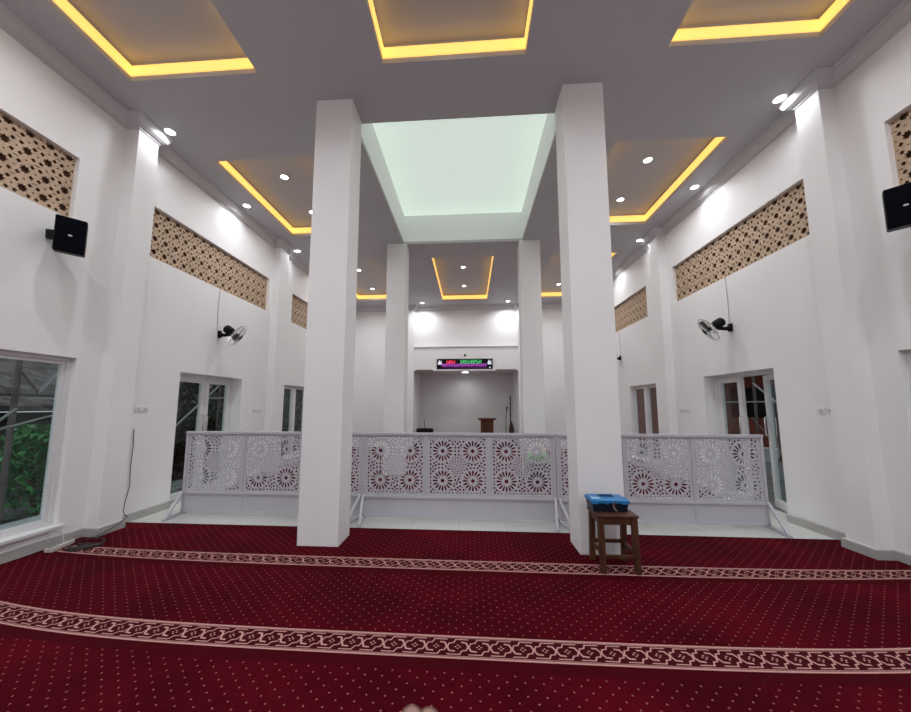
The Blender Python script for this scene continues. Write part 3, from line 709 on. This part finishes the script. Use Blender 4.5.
# ------------------------------------------------------------------ lamps: LED cove strips and downlights
pos = ['front centre ceiling tray, nearest the viewer', 'front left ceiling tray', 'front right ceiling tray', 'left side ceiling tray beyond the left pilaster',
       'right side ceiling tray beyond the right pilaster', 'far centre ceiling tray before the niche', 'far left ceiling tray', 'far right ceiling tray']
for (x0, x1, y0, y1), lb in zip(coves, pos):
    b = MB(); t = .012; z0, z1 = H+.053, H+.160; e = .001
    for q in ((x0+e, x0+t, y0+e, y1-e), (x1-t, x1-e, y0+e, y1-e), (x0+t, x1-t, y0+e, y0+t), (x0+t, x1-t, y1-t, y1-e)): b.box(*q, z0, z1)
    tag(b.build('led_strip', Mled), 'glowing yellow LED strip lining the '+lb, 'LED strip', 'yellow cove LED strips')
proto = [None]
def downlight(x, y, z, label, w=None, group='round ceiling downlights'):
    r = thing('downlight', label, 'ceiling light', (x, y, z), 0, group)
    if proto[0] is None:
        b = MB(); b.lathe([(.066, 0), (.064, -.008), (.052, -.010), (.050, -.006), (.050, 0)], (0, 0, 0), (0, 0, 1), 24); a = b.build('trim_ring', Mwhite, r)
        b = MB(); b.lathe([(0, -.006), (.050, -.006), (.050, -.002), (0, -.002)], (0, 0, 0), (0, 0, 1), 24); c = b.build('diffuser', Mspot, r)
        proto[0] = (a.data, c.data)
    else:
        for nm, me in zip(('trim_ring', 'diffuser'), proto[0]):
            o = bpy.data.objects.new(nm, me); C.objects.link(o); o.parent = r
    L = bpy.data.lights.new('lamp', 'AREA'); L.shape = 'DISK'; L.size = .085*K; L.spread = math.radians(150); L.energy = w or SPOT_W; L.color = (.93, .97, 1.0)
    lo = bpy.data.objects.new('lamp', L); C.objects.link(lo); lo.parent = r; lo.location = (0, 0, -.014*K)
    return r
T = TZ-.0
DL = [(-3.41, 3.51, H, 'bright downlight on the ceiling at the left near pilaster'), (3.43, 3.52, H, 'bright downlight on the ceiling at the right near pilaster'),
      (-3.48, 5.02, H, 'downlight by the left wall above the long grille'), (3.49, 5.00, H, 'downlight by the right wall above the long grille'),
      (-3.47, 6.66, H, 'downlight at the second left pilaster'), (3.48, 6.64, H, 'downlight at the second right pilaster'),
      (-3.48, 8.1, H, 'downlight by the far left wall above the farthest left grille'), (3.48, 8.1, H, 'downlight by the far right wall above the farthest right grille'),
      (-3.45, 9.7, H, 'downlight in the far left ceiling corner'), (3.45, 9.7, H, 'downlight in the far right ceiling corner'),
      (-1.36, 10.45, H, 'downlight before the far wall, above left end of niche'), (1.33, 10.45, H, 'downlight before the far wall, above right end of niche'),
      (-2.65, 4.65, T, 'nearer downlight inside the left side ceiling tray'), (-2.66, 5.60, T, 'farther downlight inside the left side ceiling tray'),
      (2.65, 4.64, T, 'nearer downlight inside the right side ceiling tray'), (2.67, 5.57, T, 'farther downlight inside the right side ceiling tray'),
      (-.02, 8.20, T, 'nearer downlight inside the far centre ceiling tray'), (-.02, 9.55, T, 'farther downlight inside the far centre ceiling tray'),
      (-2.68, 8.22, T, 'nearer downlight in the far left ceiling tray'), (-2.73, 9.62, T, 'farther downlight in the far left ceiling tray'),
      (2.67, 8.22, T, 'nearer downlight in the far right ceiling tray'), (2.67, 9.58, T, 'farther downlight in the far right ceiling tray'),
      (-3.45, 1.4, H, 'downlight by the left wall nearest the viewer, above the frame'), (3.45, 1.4, H, 'downlight by the right wall nearest the viewer, above the frame')]
for x, y, z, lb in DL: downlight(x, y, z, lb, w=SPOT_W*((.21 if y in (3.51, 3.52, 6.66, 6.64) else .28) if abs(x) > 3 else 1.0))
for x, n_ in ((0, 'centre'), (-2.6, 'left'), (2.6, 'right')):
    for y in (1.35, 2.3): downlight(x, y, T, '%s downlight inside the front %s ceiling tray' % ('farther' if y > 2 else 'nearer', n_))
    for y in (-.6, -1.9): downlight(x, y, H, '%s %s unseen fill light added on the ceiling behind the viewer' % ('first' if y > -1 else 'second', n_), w=SPOT_W*1.6)  # unseen rows, added as fill for the column fronts
downlight(-.03, 11.7, OZ, 'single round downlight on the niche ceiling below the LED sign', w=SPOT_W*.26).scale = (2.3, 2.3, 1)

# ------------------------------------------------------------------ outside
b = MB(); b.box(-14, -W-.25, -4, 20, -.16, -.04); b.box(W+.25, 14, -4, 20, -.16, -.04); tag(b.build('ground', mat('concrete_yard', (.22, .22, .22), .9, noise=(3, .25))), kind='structure')
# neighbour's shed on the left
sh = thing('garden_shed', 'old tile-roofed shed with a grey wall outside the left window', 'shed', (-6.3, 4.5, 0))
b = MB(); b.box(-.4, -.2, -5, 14, -.04, 1.2); b.build('wall', mat('mossy_grey_wall', (.16, .15, .145), .9, noise=(2, .4)), sh)
b = MB(); b.add([(.3, -5, 1.22), (.3, 14, 1.22), (-2.8, 14, 2.85), (-2.8, -5, 2.85), (.3, -5, 1.30), (.3, 14, 1.30), (-2.8, 14, 2.93), (-2.8, -5, 2.93)], [(0, 1, 2, 3), (4, 7, 6, 5), (0, 4, 5, 1), (3, 2, 6, 7), (0, 3, 7, 4), (1, 5, 6, 2)]); b.build('roof', Mroof, sh)
b = MB(); b.box(-.5, .25, -5, 14, 1.08, 1.20); b.build('eave_shade', mat('eave_shade_dark', (.02, .017, .016), .9), sh)  # dark box put under the roof edge for the shade there
b = MB(); b.box(-4.62, -4.32, -1, 3.75, -.04, .10); tag(b.build('low_kerb', mat('white_kerb', (.6, .6, .6), .8)), 'low white kerb outside the left window', 'kerb')
def bush(name, label, cat, loc, R_, Hh, n, m_, seed, lw=.05, ll=.11):
    rnd = random.Random(seed); r = thing(name, label, cat, loc)
    b = MB(); b.keep = True; b.nonorm = True
    for k in range(n):
        a = rnd.uniform(0, 2*PI); t = rnd.random(); zz = Hh*(t**.8); rr = R_*math.sqrt(rnd.random())*(1-.5*t**2); p = Vector((rr*math.cos(a), rr*1.2*math.sin(a), zz+.05))
        d = Vector((rnd.uniform(-1, 1), rnd.uniform(-1, 1), rnd.uniform(-.5, .35))).normalized(); sd = d.cross(Vector((0, 0, 1))).normalized(); s_ = rnd.uniform(.6, 1.3); l = ll*s_; w_ = lw*s_/2; dn = Vector((0, 0, -.25*l))
        b.add([p, p+d*l*.4+sd*w_, p+d*l+dn, p+d*l*.4-sd*w_, p+d*l*.45+Vector((0, 0, -.01))], [(0, 1, 4), (1, 2, 4), (2, 3, 4), (3, 0, 4)])
    b.build('foliage', m_, r)
    s = MB()
    for k in range(6):
        a = 2*PI*k/6; s.tube([(0, 0, -.04), (.3*R_*math.cos(a), .3*R_*math.sin(a), Hh*.4), (.6*R_*math.cos(a), .6*R_*math.sin(a), Hh*.8)], .014, 6)
    s.build('stem', Mstem, r)
bush('green_shrub', 'bright green leafy shrub outside the near left window', 'plant', (-5.15, 3.98, 0), .42, 1.02, 1800, Mleaf, 1)
bush('green_shrub', 'lower green leafy shrub at the left edge outside the near left window', 'plant', (-5.2, 2.85, 0), .32, .45, 700, Mleaf, 2)
for k, (yy, lb) in enumerate(((6.15, 'dark leafy tree outside the left glass door, behind the pale pole'), (7.65, 'dark leafy tree outside, between the left door and farther window'),
                              (9.2, 'dark leafy tree outside the farther left window'), (10.75, 'farthest dark leafy tree outside the left wall'))):
    bush('dark_tree', lb, 'tree', (-5.40, yy, 0), .49, 2.5, 2300, Mleafd, 3+k, .09, .16)
b = MB(); b.box(-4.7, -4.2, 4.9, 6.1, -.04, .08); tag(b.build('stone_step', mat('grey_stone', (.25, .25, .25), .9, noise=(5, .3))), 'grey stone step outside the left glass door', 'step')
def scaffold(label, x, poles, m_=Mpole, loc=(0, 0, 0)):
    r = thing('scaffold', label, 'scaffolding', loc)
    for p, q, rr, mm in poles: b = MB(); b.tube([p, q], rr, 10); b.build('pole', mm, r)
scaffold('weathered scaffolding poles outside the near left window', -4.7, [
    ((-4.7, 3.33, -.04), (-4.7, 3.33, 2.6), .026, Mpole), ((-4.7, 2.2, -.04), (-4.7, 2.2, 2.6), .026, Mpole), ((-4.74, 2.0, 1.42), (-4.74, 3.75, 1.42), .02, Mpole),
    ((-4.70, 3.44, 1.375), (-4.70, 3.75, 1.375), .012, Mpolel), ((-4.66, 3.50, 1.44), (-4.66, 3.33, 1.66), .015, Mpole), ((-4.65, 3.49, 1.44), (-4.65, 3.66, 1.69), .014, Mpolel),
    ((-4.64, 3.0, 1.0), (-4.62, 3.62, 1.19), .010, Mpolel), ((-4.62, 3.05, 1.02), (-4.62, 3.30, 1.27), .012, Mpolel)])
scaffold('pale diagonal scaffolding poles outside the left glass door', -4.8, [
    ((-4.8, 5.4, .90), (-4.8, 6.75, 1.96), .016, Mpolel), ((-4.8, 6.42, -.04), (-4.8, 6.42, 2.4), .02, Mpole), ((-4.78, 6.1, 1.44), (-4.78, 6.6, 1.46), .012, Mpolel), ((-4.8, 9.4, 1.2), (-4.8, 10.6, 1.9), .02, Mpole)])
scaffold('scaffolding rails outside the right glass door', 5, [
    ((5.2, 5.6, 1.37), (5.2, 7.6, 1.38), .012, Mpolel), ((5.2, 6.45, .74), (5.2, 6.9, .735), .016, Mpolel), ((5.15, 6.40, 1.70), (5.15, 5.90, 1.30), .014, Mpolel), ((5.3, 6.62, -.04), (5.3, 6.56, 2.6), .024, Mpole), ((5.3, 6.86, -.04), (5.3, 6.80, 2.6), .024, Mpole), ((5.15, 5.7, .3), (5.15, 6.5, 1.1), .014, Mpole)])
nb = thing('neighbour_house', 'dark red-brown neighbouring house outside the right glass door', 'house', (6.9, 7.5, 0))
b = MB(); slab(b, 0, 0, .2, -7, 14, -.04, 3.4, [(.45, 1.9, 1.02, 1.75), (-3.2, -1.8, .0, 1.8)]); b.build('wall', mat('red_brown_wall', (.20, .045, .03), .85, noise=(3, .25)), nb)
b = MB(); b.box(.25, .4, .2, 2.2, .8, 1.9); b.box(.25, .4, -3.4, -1.6, -.04, 2); b.build('dark_interior', mat('dark_interior', (.01, .01, .012), .9), nb)
b = MB(); b.box(-1.0, .6, -7, 14, 2.05, 2.13); b.build('roof_overhang', mat('dark_roof', (.03, .028, .028), .9), nb)
b = MB(); b.box(5.6, 6.1, 6.7, 7.6, -.04, .22); tag(b.build('stone_block', mat('grey_block', (.35, .35, .35), .9, noise=(4, .2))), 'grey stone block outside the right glass door', 'block')
b = MB(); b.lathe([(.06, 0), (.12, .02), (.2, .25), (.21, .27), (.19, .27), (.1, .05), (0, .04)], (5.85, 7.1, .2205), (0, 0, 1), 24); tag(b.build('white_basin', Mwhite), 'white basin outside the right glass door', 'basin')

# ------------------------------------------------------------------ photographer's hand at the bottom edge
def skin_hand():
    cam_p = Vector((.1333, 0, 1.3))*K
    def ray(u, v, t): return cam_p+(F2+R3*((u-447.43)/f_px)-U3*((v-369.24)/f_px))*t
    r = thing('hand', "person's hand, blurred fingertips just showing at the bottom edge", 'person', ray(425, 860, .27)/K)
    base = Vector(r.location)
    tips = [ray(412, 709, .25), ray(429, 712, .25), ray(449, 732, .252), ray(466, 756, .275)]
    up = (tips[0]-ray(414, 820, .25)).normalized()
    palm = [ray(405+i*20, 800+abs(i-1)*4, .262) for i in range(4)]
    wrist = ray(436, 905, .25); arm = ray(440, 1150, .20)
    me = bpy.data.meshes.new('hand_surface'); V = [wrist, arm]; E = [(0, 1)]; rad = [.026, .033]
    for i in range(4):
        k1 = (palm[i]+tips[i])/2+F2*.008; n = len(V)
        V += [palm[i], palm[i].lerp(k1, .95), k1.lerp(tips[i], .55)+F2*.001, tips[i]-up*.004]; E += [(0, n), (n, n+1), (n+1, n+2), (n+2, n+3)]
        rad += [.0125, .0098, .0095, .0088]
    th = [ray(396, 850, .25), ray(378, 805, .25), ray(374, 772, .255)]; n = len(V); V += th; E += [(0, n), (n, n+1), (n+1, n+2)]; rad += [.014, .0105, .008]
    V = [v-base for v in V]; me.from_pydata(V, E, []); me.materials.append(Mskin)
    o = bpy.data.objects.new('hand_surface', me); C.objects.link(o)
    sk = o.modifiers.new('skin', 'SKIN'); sv = me.skin_vertices[0].data
    for i, q in enumerate(rad): sv[i].radius = (q, q)
    sv[0].use_root = True
    sb = o.modifiers.new('sub', 'SUBSURF'); sb.levels = 2; sb.render_levels = 2
    bpy.context.view_layer.update(); dg = bpy.context.evaluated_depsgraph_get(); m2 = bpy.data.meshes.new_from_object(o.evaluated_get(dg)); bpy.data.objects.remove(o)
    m2.polygons.foreach_set('use_smooth', [True]*len(m2.polygons))
    q = bpy.data.objects.new('skin', m2); C.objects.link(q); q.parent = r
skin_hand()
